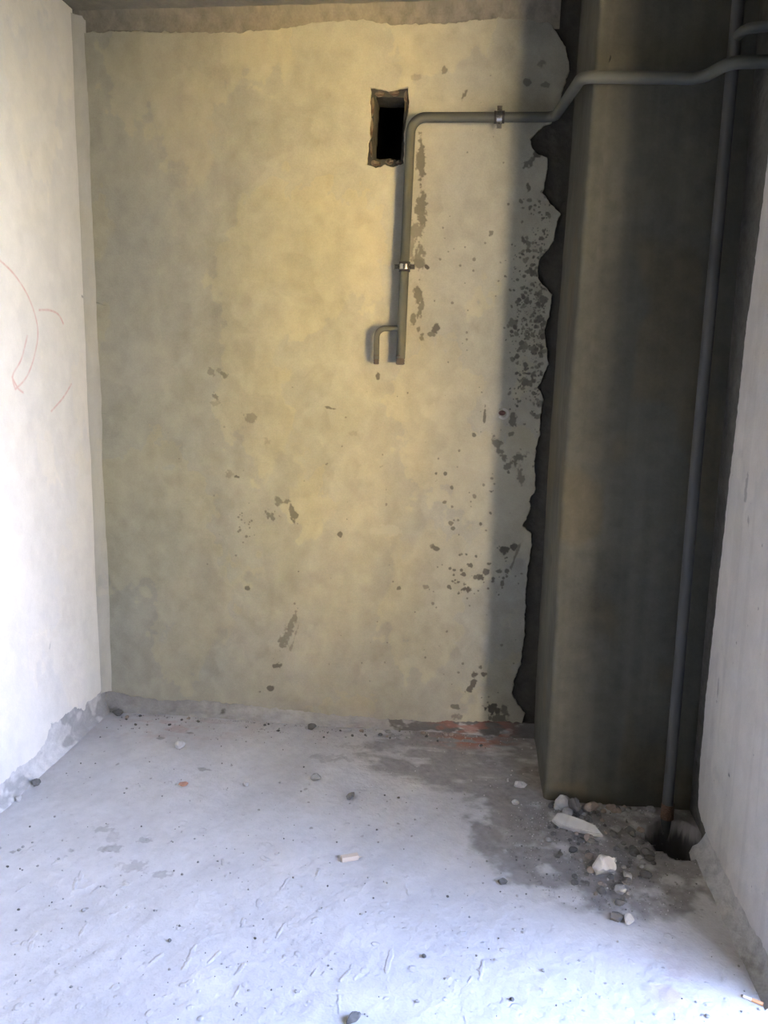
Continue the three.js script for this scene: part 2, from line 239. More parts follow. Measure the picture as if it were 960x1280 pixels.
const floorMat = surface([-0.05, -0.05, 2.3, 1.8], 460, (x, z, o) => { // dusty cement screed
  const a = fbm(x * 2.2, z * 2.2, 4, 120) - 0.5, b = fbm(x * 9, z * 9, 4, 121) - 0.5, f = fbm(x * 55, z * 55, 3, 122) - 0.5, g = noise(x * 400, z * 400, 123) - 0.5, sc = scars(x, z);
  const sweep = fbm((x + z * 0.6) * 22, (z - x * 0.4) * 3, 3, 124) - 0.5;
  let v = 1 + a * 0.22 + b * 0.2 + f * 0.14 + g * 0.07 + sweep * 0.1;
  const brick = step(0.4, 0.58, fbm(x * 14, z * 30, 4, 125)) * (Math.exp(-(((x - 1.5) / 0.13) ** 2 + ((z - 0.09) / 0.06) ** 2)) * 1.1 + Math.exp(-(((x - 0.36) / 0.22) ** 2 + ((z - 0.14) / 0.1) ** 2)) * 0.35 + Math.exp(-(((x - 1.96) / 0.06) ** 2 + ((z - 1.33) / 0.12) ** 2)) * 0.3);
  // brown building dirt trodden in front of the column, in ragged patches
  const reach = step(1.15, 0.75, Math.hypot((x - 1.9) / 0.44, (z - 0.62) / 0.45)), edge = step(1.15, 0.8, Math.hypot((x - 1.52) / 0.44, (z - 0.22) / 0.27));
  const dirt = Math.max(step(0.3, 0.62, fbm(x * 17, z * 17, 5, 126) + reach * 0.34 - 0.2) * step(0, 0.5, reach), step(0.34, 0.66, fbm(x * 13, z * 22, 5, 127) + edge * 0.3 - 0.16) * step(0, 0.6, edge) * 0.8, floorDirt(x, z));
  const c = [0.56 * v, 0.545 * v, 0.535 * v];
  for (let i = 0; i < 3; i++) { c[i] = mix(c[i], [0.17, 0.155, 0.135][i] * (1 + f), dirt * 0.72); o[i] = mix(c[i], [0.42, 0.2, 0.14][i] * v, Math.min(1, brick)); }
  const pit = step(0.012, 0.05, pitDepth(x, z)) * 0.88; for (let i = 0; i < 3; i++) o[i] = mix(o[i], [0.045, 0.045, 0.05][i], pit); // dark fill laid bare under the screed
  o[3] = 0.45 + a * 0.25 + b * 0.35 + f * 0.3 + g * 0.08 + sc * 0.25 + sweep * 0.25;
}, { bump: 0.009 });
const plain = (r, g, b, rough = 0.9, metal = 0) => new THREE.MeshStandardMaterial({ color: new THREE.Color().setRGB(r, g, b), roughness: rough, metalness: metal });

// ---------------------------------------------------------------- the room
const ROOM = { w: 2.2, h: 2.615, deep: 4.2 }, DOOR = { z0: 1.36, z1: 2.5, top: 2.32 };
// floor: gently uneven screed with a broken pit where the riser goes through
function pitDepth(x, z) {
  const n = fbm(x * 30, z * 30, 3, 140) - 0.5, d = Math.hypot((x - 2.12) / 0.09, (z - 0.675) / 0.1) + n * 0.7;
  return step(1.12, 0.82, d) * (0.15 + 0.06 * n);
}
function floorY(x, z) { return 0.01 * (fbm(x * 3, z * 3, 3, 141) - 0.5) + 0.004 * (fbm(x * 17, z * 17, 3, 142) - 0.5) - pitDepth(x, z); }
{
  const X0 = -0.05, X1 = 2.5, Z0 = -0.05, Z1 = 4.25, zs = [], xs = [];
  for (let z = Z0; z < 1.75; z += 0.008) zs.push(z); for (let z = 1.75; z <= Z1 + 0.01; z += 0.05) zs.push(z);
  for (let x = X0; x <= X1; x += 0.008) xs.push(x);
  const p = [], uv = [], id = [], n = xs.length;
  for (const z of zs) for (const x of xs) { p.push(x, floorY(x, z), z); uv.push(x, z); }
  for (let j = 0; j < zs.length - 1; j++) for (let i = 0; i < n - 1; i++) { const a = j * n + i; id.push(a, a + n, a + 1, a + 1, a + n, a + n + 1); }
  const g = new THREE.BufferGeometry(); g.setAttribute('position', new THREE.Float32BufferAttribute(p, 3)); g.setAttribute('uv', new THREE.Float32BufferAttribute(uv, 2)); g.setIndex(id); g.computeVertexNormals();
  const f = struct('floor', g, floorMat);
  obj('floor_slab', box(-0.3, -0.4, -0.4, 2.5, -0.18, 4.5), baseMat, f);
}
struct('ceiling', box(-0.3, ROOM.h, -0.4, 2.5, ROOM.h + 0.2, 4.5), ceilingMat);
// back wall: masonry with an open duct, mortar, and a coat of plaster that stops short of the column
const ductHole = [[1.072, 2.118], [1.174, 2.112], [1.184, 2.318], [1.082, 2.322]];
{
  const s = new THREE.Shape([[-0.3, -0.2], [2.5, -0.2], [2.5, 2.63], [-0.3, 2.63]].map((p) => new THREE.Vector2(...p)));
  s.holes.push(new THREE.Path(ragged([...ductHole, ductHole[0]], 0.002, 150).map((p) => new THREE.Vector2(...p))));
  const g = new THREE.ExtrudeGeometry(s, { depth: 0.12, bevelEnabled: false }); g.translate(0, 0, -0.12);
  const wall = struct('wall_back', g, darkRawMat);
  // plaster, its frayed right edge copied from the photograph
  const right = [[1.66, 2.545], [1.674, 2.533], [1.703, 2.493], [1.723, 2.467], [1.73, 2.437], [1.74, 2.392], [1.729, 2.355], [1.72, 2.32], [1.707, 2.274], [1.693, 2.228], [1.643, 2.203], [1.617, 2.17], [1.635, 2.134], [1.68, 2.115], [1.683, 2.06], [1.669, 2.003], [1.701, 1.963], [1.736, 1.928], [1.724, 1.899], [1.718, 1.843], [1.672, 1.776], [1.666, 1.735], [1.676, 1.7], [1.722, 1.662], [1.719, 1.612], [1.699, 1.523], [1.721, 1.414], [1.688, 1.334], [1.707, 1.292], [1.702, 1.168], [1.686, 1.074], [1.697, 0.965], [1.677, 0.917], [1.686, 0.899], [1.657, 0.826], [1.688, 0.794], [1.693, 0.757], [1.685, 0.68], [1.679, 0.553], [1.682, 0.409], [1.673, 0.287], [1.652, 0.222], [1.645, 0.166], [1.668, 0.125], [1.7, 0.085], [1.69, 0.05]];
  const bottom = [[1.69, 0.05], [1.527, 0.045], [1.31, 0.03], [1.12, 0.03], [0.896, 0.036], [0.669, 0.05], [0.439, 0.06], [0.239, 0.052], [0.172, 0.056], [0.06, 0.075], [0.012, 0.075]];
  const top = [[0.012, 2.55], [0.3, 2.545], [0.55, 2.535], [0.72, 2.54], [0.9, 2.565], [1.05, 2.562], [1.15, 2.545], [1.35, 2.55], [1.5, 2.56], [1.66, 2.545]];
  const outline = [...ragged(right, 0.005, 160).slice(0, -1), ...ragged(bottom, 0.008, 161).slice(0, -1), [0.012, 0.075], ...ragged(top, 0.008, 162).slice(0, -1)];
  const rim = [[1.055, 2.098], [1.085, 2.086], [1.12, 2.096], [1.15, 2.086], [1.184, 2.1], [1.186, 2.2], [1.198, 2.3], [1.194, 2.345], [1.13, 2.336], [1.066, 2.348], [1.066, 2.2]];
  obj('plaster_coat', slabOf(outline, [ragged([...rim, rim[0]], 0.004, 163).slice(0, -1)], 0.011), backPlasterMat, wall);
  // the bare cement band under the ceiling and the low fillet of mortar along the floor
  const strip = (x0, x1, prof, seed, amp) => { // a long profile in (y, z), frayed along x
    const p = [], uv = [], id = [], N = Math.round((x1 - x0) / 0.012), m = prof.length;
    for (let i = 0; i <= N; i++) for (let j = 0; j < m; j++) { const x = mix(x0, x1, i / N), [y, z] = prof[j], e = amp * (fbm(x * 22, j * 3.3, 3, seed) - 0.5) * 2; p.push(x, y > 0 && y < 0.2 ? (y + e) * (1 - 0.42 * x / 1.7) : y + e, z + e * 0.6); uv.push(x, y - z); }
    for (let i = 0; i < N; i++) for (let j = 0; j < m - 1; j++) { const a = i * m + j; id.push(a, a + 1, a + m, a + m, a + 1, a + m + 1); }
    const q = new THREE.BufferGeometry(); q.setAttribute('position', new THREE.Float32BufferAttribute(p, 3)); q.setAttribute('uv', new THREE.Float32BufferAttribute(uv, 2)); q.setIndex(id); q.computeVertexNormals(); return q;
  };
  obj('cement_band', strip(0, 1.7, [[2.525, 0.001], [2.53, 0.007], [2.57, 0.009], [2.6, 0.012], [2.615, 0.02]], 170, 0.004), bandMat, wall);
  obj('mortar_fillet', strip(0, 1.765, [[0.08, 0.001], [0.072, 0.007], [0.03, 0.012], [0.014, 0.02], [0.004, 0.032], [-0.02, 0.04]], 171, 0.006), footMat, wall);
  // broken brick round the opening
  const brickMat = surface([0, 0, 1, 1], 300, (x, y, o) => { const n = fbm(x * 30, y * 30, 3, 180), d = step(0.45, 0.6, fbm(x * 14, y * 14, 3, 182)); o[0] = mix(0.08, 0.13, d) * (0.6 + n * 0.8); o[1] = mix(0.042, 0.105, d) * (0.6 + n * 0.8); o[2] = mix(0.028, 0.075, d) * (0.6 + n * 0.8); o[3] = n; }, { bump: 0.006 });
  const crumb = (x, y, sx, sy, sz, seed) => { const c = rock(seed, 0.2); c.scale(sx * 0.8, sy, sz * 0.8); c.translate(x, y, 0); return c; };
  for (const [x, y, sx, sy, sz] of [[1.067, 2.15, 0.009, 0.03, 0.008], [1.068, 2.22, 0.009, 0.035, 0.008], [1.07, 2.29, 0.009, 0.034, 0.008], [1.085, 2.103, 0.022, 0.012, 0.009], [1.135, 2.108, 0.02, 0.01, 0.009], [1.165, 2.104, 0.016, 0.009, 0.008], [1.095, 2.33, 0.024, 0.01, 0.008], [1.145, 2.332, 0.026, 0.011, 0.009], [1.187, 2.32, 0.009, 0.02, 0.007]]) obj('brick', crumb(x, y, sx, sy, sz, Math.round(x * 9000 + y * 77)), brickMat, wall);
  // the flue behind the opening: sooty brick all round
  const soot = plain(0.035, 0.03, 0.026), x0 = 1.02, x1 = 1.25, y0 = 1.9, y1 = 2.6, za = -0.12, zb = -0.4;
  obj('flue', mergeGeometries([box(x0 - 0.05, y0, zb, x0, y1, za), box(x1, y0, zb, x1 + 0.05, y1, za), box(x0 - 0.05, y0, zb - 0.05, x1 + 0.05, y1, zb), box(x0 - 0.05, y0 - 0.05, zb, x1 + 0.05, y0, za), box(x0 - 0.05, y1, zb, x1 + 0.05, y1 + 0.05, za)]), soot, wall);
}
// left wall: a white coat of plaster over mortar, frayed along the floor, rounded into the corner
{
  const wall = struct('wall_left', box(-0.3, -0.2, -0.4, 0, 2.63, 4.5), rawMat);
  const low = [[0.03, 0.095], [0.08, 0.085], [0.163, 0.09], [0.2, 0.06], [0.26, 0.12], [0.38, 0.115], [0.44, 0.13], [0.5, 0.07], [0.583, 0.062], [0.68, 0.075], [0.776, 0.064], [1, 0.07], [2.4, 0.08]];
  const outline = [...ragged(low, 0.01, 190), [2.4, 2.63], ...ragged([[2.4, 2.63], [0.03, 2.63]], 0.006, 191)];
  const g = slabOf(outline, [], 0.008); // drawn in (z, y), then turned so that its face looks along +x
  const p = g.attributes.position, nn = g.attributes.normal;
  for (let i = 0; i < p.count; i++) { const z = p.getX(i), x = p.getZ(i), a = nn.getX(i), b = nn.getZ(i); p.setX(i, x); p.setZ(i, z); nn.setX(i, b); nn.setZ(i, a); }
  for (let i = 0; i < p.count; i += 3) for (const at of [p, nn, g.attributes.uv]) { const s = at.itemSize; for (let k = 0; k < s; k++) { const t = at.array[(i + 1) * s + k]; at.array[(i + 1) * s + k] = at.array[(i + 2) * s + k]; at.array[(i + 2) * s + k] = t; } }
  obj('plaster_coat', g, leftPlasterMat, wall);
  const q = [], uv = [], id = [], R = 0.04, M = 12, N = 240; // the rounded inner corner
  for (let j = 0; j <= N; j++) for (let i = 0; i <= M; i++) { const y = mix(0.08, 2.6, j / N), a = i / M * Math.PI / 2, r = R * (0.85 + 0.3 * fbm(y * 4, 2, 3, 195)), e = 0.002 * (fbm(y * 30, i, 2, 196) - 0.5); q.push(0.0075 + r - r * Math.sin(a) + e * Math.sin(2 * a), y, 0.0105 + r - r * Math.cos(a) + e * Math.sin(2 * a)); uv.push(i / M * 0.07, y); }
  for (let j = 0; j < N; j++) for (let i = 0; i < M; i++) { const a = j * (M + 1) + i; id.push(a, a + 1, a + M + 1, a + M + 1, a + 1, a + M + 2); }
  const c = new THREE.BufferGeometry(); c.setAttribute('position', new THREE.Float32BufferAttribute(q, 3)); c.setAttribute('uv', new THREE.Float32BufferAttribute(uv, 2)); c.setIndex(id); c.computeVertexNormals();
  obj('corner_fillet', c, cornerMat, wall);
  const f = [], fu = [], fi = [], prof = [[0.16, 0.001], [0.085, 0.006], [0.03, 0.011], [0.014, 0.024], [0.004, 0.034], [-0.02, 0.04]], K = 180;
  for (let i = 0; i <= K; i++) for (let j = 0; j < prof.length; j++) { const z = mix(0.01, 2.2, i / K), e = 0.008 * (fbm(z * 18, j * 3, 3, 197) - 0.5); f.push(prof[j][1] + e, prof[j][0] + e, z); fu.push(z, prof[j][0] - prof[j][1]); }
  for (let i = 0; i < K; i++) for (let j = 0; j < prof.length - 1; j++) { const a = i * prof.length + j; fi.push(a, a + prof.length, a + 1, a + 1, a + prof.length, a + prof.length + 1); }
  const fg = new THREE.BufferGeometry(); fg.setAttribute('position', new THREE.Float32BufferAttribute(f, 3)); fg.setAttribute('uv', new THREE.Float32BufferAttribute(fu, 2)); fg.setIndex(fi); fg.computeVertexNormals();
  obj('mortar_fillet', fg, skirtMat, wall);
}
// column in the far right corner
{
  const prof = [], W0 = 1.735, D = 0.497, N = 40, M = 60; // its plan: the left face, a rounded arris, the front face
  const pts = []; for (let i = 0; i <= 14; i++) pts.push([W0, D * i / 14 - 0.02 * (i < 1)]);
  for (let i = 1; i <= 8; i++) { const a = i / 9 * Math.PI / 2; pts.push([W0 + 0.018 - 0.018 * Math.cos(a), D - 0.0 + 0.018 * Math.sin(a) - 0.018 + 0.018]); }
  for (let i = 0; i <= 20; i++) pts.push([mix(W0 + 0.02, 2.23, i / 20), D + 0.018]);
  const p = [], uv = [], id = []; let run = [0]; for (let i = 1; i < pts.length; i++) run.push(run[i - 1] + Math.hypot(pts[i][0] - pts[i - 1][0], pts[i][1] - pts[i - 1][1]));
  for (let j = 0; j <= 130; j++) { const y = mix(-0.1, 2.63, j / 130); pts.forEach(([x, z], i) => { const e = 0.008 * (fbm(run[i] * 9, y * 3, 3, 200) - 0.5) + 0.004 * (fbm(run[i] * 3, y * 14, 3, 201) - 0.5), lean = 0.013 * y * step(0.2, 2.6, y); p.push(x + (x < 1.8 ? e + lean : 0), y, z + e - 0.018); uv.push(run[i], y); }); }
  const m = pts.length; for (let j = 0; j < 130; j++) for (let i = 0; i < m - 1; i++) { const a = j * m + i; id.push(a, a + 1, a + m, a + m, a + 1, a + m + 1); }
  const g = new THREE.BufferGeometry(); g.setAttribute('position', new THREE.Float32BufferAttribute(p, 3)); g.setAttribute('uv', new THREE.Float32BufferAttribute(uv, 2)); g.setIndex(id); g.computeVertexNormals();
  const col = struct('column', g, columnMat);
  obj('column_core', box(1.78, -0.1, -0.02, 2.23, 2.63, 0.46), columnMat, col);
}
// right wall, up to the balcony door; its plaster stops short of the riser
{
  const wall = struct('wall_right', box(2.2, -0.2, -0.4, 2.5, 2.63, DOOR.z0), rawMat);
  obj('wall_pier', box(2.2, -0.2, DOOR.z1, 2.5, 2.63, 4.5), rawMat, wall);
  obj('lintel', box(2.2, DOOR.top, DOOR.z0 - 0.001, 2.5, 2.63, DOOR.z1 + 0.001), rightPlasterMat, wall);
  obj('threshold', box(2.2, -0.2, DOOR.z0 - 0.001, 2.5, -0.004, DOOR.z1 + 0.001), baseMat, wall);
  const back = [[0.76, 2.56], [0.744, 2.141], [0.734, 2.012], [0.722, 1.892], [0.71, 1.752], [0.701, 1.699], [0.69, 1.595], [0.677, 1.531], [0.674, 1.456], [0.67, 1.366], [0.664, 1.251], [0.65, 1.099], [0.643, 0.943], [0.63, 0.718], [0.612, 0.443], [0.615, 0.186], [0.635, 0.085]];
  const low = [[0.635, 0.085], [0.712, 0.06], [0.807, 0.05], [0.95, 0.055], [1.1, 0.04], [1.2, 0.06], [DOOR.z0, 0.045]];
  const outline = [...ragged(back, 0.006, 210).slice(0, -1), ...ragged(low, 0.01, 211), [DOOR.z0, 2.56]];
  const g = slabOf(outline.reverse(), [], 0.016), p = g.attributes.position, nn = g.attributes.normal;
  for (let i = 0; i < p.count; i++) { const z = p.getX(i), x = 2.2 - p.getZ(i), a = nn.getX(i), b = -nn.getZ(i); p.setX(i, x); p.setZ(i, z); nn.setX(i, b); nn.setZ(i, a); }
  obj('plaster_coat', g, rightPlasterMat, wall);
  const f = [], fu = [], fi = [], prof = [[0.075, 2.199], [0.06, 2.188], [0.03, 2.178], [0.014, 2.166], [0.004, 2.15], [-0.02, 2.14]], K = 90;
  for (let i = 0; i <= K; i++) for (let j = 0; j < prof.length; j++) { const z = mix(0.72, DOOR.z0, i / K), e = 0.014 * (fbm(z * 18, j * 3, 3, 213) - 0.5); f.push(prof[j][1] + e, prof[j][0] + e, z); fu.push(z, prof[j][0] + prof[j][1]); }
  for (let i = 0; i < K; i++) for (let j = 0; j < prof.length - 1; j++) { const a = i * prof.length + j; fi.push(a, a + 1, a + prof.length, a + prof.length, a + 1, a + prof.length + 1); }
  const fg = new THREE.BufferGeometry(); fg.setAttribute('position', new THREE.Float32BufferAttribute(f, 3)); fg.setAttribute('uv', new THREE.Float32BufferAttribute(fu, 2)); fg.setIndex(fi); fg.computeVertexNormals();
  obj('mortar_fillet', fg, baseMat, wall);
}
struct('wall_front', box(-0.3, -0.2, ROOM.deep, 2.5, 2.63, ROOM.deep + 0.3), rawMat);
// outside the door: the balcony with its end partition, the yard, and the sunlit yellow house wing
struct('balcony', mergeGeometries([box(2.5, -0.25, 0, 3.55, -0.05, 4.3), box(2.5, -0.05, 4.1, 3.12, 2.75, 4.3), box(2.5, 2.7, 0, 3.55, 2.9, 4.3), box(3.45, -0.05, 0, 3.55, 0.42, 4.1)]), rawMat);
struct('ground', box(-60, -3.4, -60, 60, -3.2, 60), plain(0.022, 0.024, 0.016));
struct('neighbouring_building', box(3.2, -3.2, 9, 6.85, 1.5, 16), plain(0.5, 0.42, 0.31));
struct('neighbouring_building', box(6.9, -3.2, 9, 8.6, 1.5, 16), plain(0.85, 0.65, 0.27));
struct('neighbouring_building', box(8.65, -3.2, 9, 13.2, 6.5, 16), plain(0.035, 0.032, 0.028));

struct('yard_wall', box(3, -3.2, 8.6, 8.6, -0.9, 8.9), plain(0.03, 0.028, 0.025));

// ---------------------------------------------------------------- gas pipes
function rock(seed, rough = 0.6, detail = 3) {
  const r = random(seed), g = mergeVertices(new THREE.IcosahedronGeometry(1, detail).deleteAttribute('normal').deleteAttribute('uv')), p = g.attributes.position, v = new THREE.Vector3();
  const cuts = Array.from({ length: 6 }, () => [new THREE.Vector3(r() - 0.5, r() - 0.5, r() - 0.5).normalize(), 0.55 + 0.4 * r()]);
  for (let i = 0; i < p.count; i++) {
    v.fromBufferAttribute(p, i); const n = 1 + rough * (fbm(v.x * 2 + v.z * 1.3 + seed, v.y * 2 - v.z, 4, seed & 15) - 0.5) + 0.12 * (noise(v.x * 7 + seed, v.y * 7 + v.z * 5, 3) - 0.5); v.multiplyScalar(n);
    for (const [d, k] of cuts) { const t = v.dot(d); if (t > k) v.addScaledVector(d, k - t); }
    p.setXYZ(i, v.x, v.y, v.z);
  }
  const h = toCreasedNormals(g, 0.6); h.setAttribute('uv', new THREE.Float32BufferAttribute(Array.from({ length: h.attributes.position.count }, (_, i) => [h.attributes.position.getX(i) * 0.05 + 0.5, h.attributes.position.getY(i) * 0.05 + h.attributes.position.getZ(i) * 0.05 + 0.5]).flat(), 2)); return h;
}
const pipeMat = surface([0, 0, 1, 1], 256, (x, y, o) => { const n = fbm(x * 40, y * 12, 3, 220) - 0.5, d = step(0.56, 0.7, fbm(x * 60, y * 9, 3, 221)); const v = 1 + n * 0.35; o[0] = mix(0.075 * v, 0.11, d * 0.4); o[1] = mix(0.079 * v, 0.105, d * 0.4); o[2] = mix(0.066 * v, 0.08, d * 0.4); o[3] = 0.5 + n; }, { rough: 0.75, bump: 0.001 });
const riserMat = surface([0, 0, 1, 1], 200, (x, y, o) => { const n = fbm(x * 40, y * 8, 3, 224) - 0.5, v = 0.07 * (1 + n * 0.8); o[0] = v; o[1] = v; o[2] = v * 0.92; o[3] = 0.5 + n; }, { rough: 0.85, bump: 0.001 });
const threadMat = plain(0.075, 0.055, 0.042, 0.6, 0.2), steelMat = plain(0.42, 0.4, 0.36, 0.24, 1), rubberMat = plain(0.03, 0.028, 0.026, 0.8);
const R1 = 0.0165, PZ = 0.06;
{
  const t = thing('gas_pipe', 'grey-green gas pipe elbowed beside the wall opening and carried round the column', 'pipe', [1.192, 1.405, PZ]);
  const put = (g) => g.translate(-1.192, -1.405, -PZ);
  obj('pipe_run', put(pipe([[1.192, 1.428, PZ], [1.212, 2.236, PZ], [1.694, 2.231, PZ], [1.725, 2.2, 0.548], [2.045, 2.19, 0.55], [2.095, 2.2, 0.64], [2.197, 2.198, 0.645]], R1, [0.05, 0.035, 0.035, 0.03, 0.03])), pipeMat, t);
  obj('branch_pipe', put(pipe([[1.19, 1.533, PZ], [1.105, 1.531, PZ], [1.105, 1.424, PZ]], 0.0105, 0.03)), pipeMat, t);
  const tip = (x, r) => { const g = new THREE.LatheGeometry([[0, -0.012], [r * 0.72, -0.012], [r * 0.8, -0.01], [r * 0.94, -0.01], [r * 0.94, -0.004], [r * 0.86, -0.002], [r * 0.96, 0], [r * 0.96, 0.004], [r * 0.88, 0.006], [r * 0.97, 0.009], [r * 0.97, 0.013], [r * 0.88, 0.015], [r, 0.018], [r, 0.022], [0, 0.022]].map((p) => new THREE.Vector2(...p)), 20); g.translate(x, 1.417, PZ); return put(g); };
  obj('threaded_end', tip(1.1915, R1), threadMat, t).userData.label = 'brown plugged thread on the long pipe end';
  const e2 = obj('threaded_end', tip(1.105, 0.0105), threadMat, t); e2.userData.label = 'brown plugged thread on the hooked pipe end';
}
function clamp(label, [x, y], vertical) {
  const t = thing('pipe_clamp', label, 'clamp', [x, y, 0.011], 'steel clamps on the gas pipe'), turn = (g) => { if (!vertical) g.rotateZ(Math.PI / 2); return g; }, zc = PZ - 0.011;
  const ring = (r0, r1, h) => { const g = new THREE.LatheGeometry([[r0, -h], [r1 - 0.0008, -h], [r1, -h + 0.0008], [r1, h - 0.0008], [r1 - 0.0008, h], [r0, h], [r0, -h]].map((p) => new THREE.Vector2(...p)), 28); g.translate(0, 0, zc); return turn(g); };
  obj('rubber_lining', ring(R1 - 0.0005, R1 + 0.0035, 0.0175), rubberMat, t);
  obj('steel_band', ring(R1 + 0.0025, R1 + 0.0055, 0.0095), steelMat, t);
  for (const s of [-1, 1]) {
    const ear = new RoundedBoxGeometry(0.017, 0.017, 0.0055, 2, 0.001); ear.translate(s * (R1 + 0.011), 0, zc);
    const e = obj('clamp_ear', turn(ear), steelMat, t);
    const sc = new THREE.CylinderGeometry(0.004, 0.004, 0.006, 6); sc.rotateX(Math.PI / 2); sc.translate(s * (R1 + 0.0125), 0, zc + 0.005); obj('screw', turn(sc), steelMat, e);
  }
  const stud = new THREE.CylinderGeometry(0.004, 0.004, zc - R1, 10); stud.rotateX(Math.PI / 2); stud.translate(0, 0, (zc - R1) / 2 - 0.002); obj('stud', turn(stud), steelMat, t);
  const foot = new THREE.CylinderGeometry(0.012, 0.013, 0.003, 16); foot.rotateX(Math.PI / 2); foot.translate(0, 0, 0.0012); obj('wall_plate', turn(foot), steelMat, t);
}
clamp('shiny steel pipe clamp on the upright pipe below the wall opening', [1.2, 1.744], true);
clamp('dull steel pipe clamp on the level pipe right of the wall opening', [1.51, 2.233], false);
{
  const t = thing('gas_riser', 'upright grey riser pipe standing in the corner between column and right wall', 'pipe', [2.113, 0, 0.565]);
  obj('riser_pipe', pipe([[-0.002, -0.15, 0], [0, 1.2, 0], [0.012, 2.64, 0]], R1, 0.05), riserMat, t);
  const sl = new THREE.CylinderGeometry(0.0195, 0.0205, 0.05, 20, 1, true); sl.translate(0, 0.03, 0); obj('rusty_sleeve', sl, surface([0, 0, 1, 1], 128, (x, y, o) => { const n = fbm(x * 30, y * 30, 3, 230); o[0] = 0.07 + n * 0.11; o[1] = 0.045 + n * 0.055; o[2] = 0.03 + n * 0.03; o[3] = n; }), t);
  obj('outlet_pipe', pipe([[0.01, 2.286, 0], [0.018, 2.286, 0.06], [0.11, 2.292, 0.065]], 0.0135, 0.02), pipeMat, t);
}
{ // the torn wall plug right of the pipes
  const t = thing('wall_plug', 'torn red-brown wall plug in a chipped pale hole in the back wall', 'plug', [1.562, 1.239, 0.011]);
  const hole = new THREE.TorusGeometry(0.016, 0.005, 8, 22, 4.4), p = hole.attributes.position; for (let i = 0; i < p.count; i++) p.setZ(i, p.getZ(i) * 0.5 + 0.001 + 0.002 * noise(p.getX(i) * 200, p.getY(i) * 200, 4)); hole.rotateZ(-2.6); hole.computeVertexNormals(); hole.translate(0.006, -0.003, 0);
  obj('chipped_rim', hole, plain(0.5, 0.48, 0.43), t);
  const c = new THREE.LatheGeometry([[0, 0.001], [0.006, 0.001], [0.007, 0.006], [0.0105, 0.006], [0.0115, 0.004], [0.0115, -0.006]].map((q) => new THREE.Vector2(...q)), 14); c.rotateX(Math.PI / 2); c.scale(1.1, 0.8, 1); obj('plug', c, plain(0.13, 0.055, 0.04, 0.7), t);
}

// ---------------------------------------------------------------- rubble
const stoneMat = (c, seed) => surface([0, 0, 1, 1], 96, (x, y, o) => { const n = 0.7 + 0.6 * fbm(x * 60, y * 60, 3, seed); o[0] = c[0] * n; o[1] = c[1] * n; o[2] = c[2] * n; o[3] = fbm(x * 90, y * 90, 3, seed + 1); }, { bump: 0.003 });
const stoneMats = { white: stoneMat([0.52, 0.505, 0.48], 240), grey: stoneMat([0.34, 0.33, 0.31], 241), dark: stoneMat([0.13, 0.125, 0.115], 242), brick: stoneMat([0.42, 0.23, 0.16], 243), brown: stoneMat([0.33, 0.27, 0.22], 244) };
let stoneSeed = 500;
function stone(name, label, category, x, z, [sx, sy, sz], kind, turn = 0, group) {
  const g = rock(stoneSeed++); g.scale(sx, sy, sz); g.rotateY(turn); g.computeBoundingBox(); g.translate(0, -g.boundingBox.min.y - 0.12 * (g.boundingBox.max.y - g.boundingBox.min.y), 0);
  const m = obj(name, g, stoneMats[kind]); m.position.set(x, floorY(x, z), z); return tag(m, label, category, group);
}
{ // the long shard of tile in front of the column, chipped at both ends
  const s = new THREE.Shape([[-0.075, -0.012], [-0.07, 0.018], [-0.052, 0.024], [0.01, 0.02], [0.05, 0.012], [0.078, -0.012], [0.056, -0.018], [0.0, -0.022], [-0.05, -0.024]].map((p) => new THREE.Vector2(...p)));
  const t = thing('plaster_shard', 'long pale plaster shard lying slantwise before the foot of the column', 'shard', [1.823, 0.012, 0.665]);
  t.rotation.set(0, -0.42, 0);
  const body = new THREE.ExtrudeGeometry(s, { depth: 0.009, bevelEnabled: true, bevelSize: 0.002, bevelThickness: 0.0015, bevelSegments: 2 }); body.rotateX(-Math.PI / 2); body.rotateX(0.28);
  obj('body', body, stoneMat([0.5, 0.49, 0.45], 250), t);
  const skin = new THREE.ExtrudeGeometry(s, { depth: 0.002, bevelEnabled: false }); skin.scale(0.93, 0.9, 1); skin.rotateX(-Math.PI / 2); skin.translate(0, 0.0103, 0); skin.rotateX(0.28); obj('smooth_face', skin, stoneMat([0.56, 0.55, 0.51], 252), t);
}
stone('mortar_lump', 'largest pale lump of mortar, among rubble in front of the pit', 'lump', 1.868, 0.882, [0.036, 0.032, 0.03], 'white', 0.4);
stone('stone', 'white rounded stone lying alone near the far left corner', 'stone', 0.429, 0.31, [0.02, 0.016, 0.017], 'white', 0.3);
stone('stone', 'light grey flat stone beside the column foot in the dark corner', 'stone', 1.658, 0.424, [0.022, 0.012, 0.016], 'white', -0.3);
stone('stone', 'small pale pebble just in front of the flat stone by the column', 'pebble', 1.639, 0.537, [0.012, 0.009, 0.01], 'grey', 0.2);
stone('stone', 'grey two-toned stone on mid floor below the hooked pipe', 'stone', 0.967, 0.47, [0.02, 0.014, 0.015], 'grey', 0.8);
stone('stone', 'dark wedge-shaped stone on mid floor, right of the grey one', 'stone', 1.101, 0.575, [0.017, 0.013, 0.013], 'dark', 1.2);
stone('brick_chip', 'orange brick chip on the floor in front of the white rounded stone', 'chip', 0.533, 0.569, [0.016, 0.009, 0.01], 'brick', 0.6);
stone('stone', 'tiny pale pebble right of the orange brick chip', 'pebble', 0.74, 0.54, [0.011, 0.008, 0.009], 'white', 0.1);
stone('brick_chunk', 'brownish chunk of rubble against the column front, right of the grey pieces', 'rubble', 1.882, 0.545, [0.03, 0.02, 0.02], 'brown', 0.5);
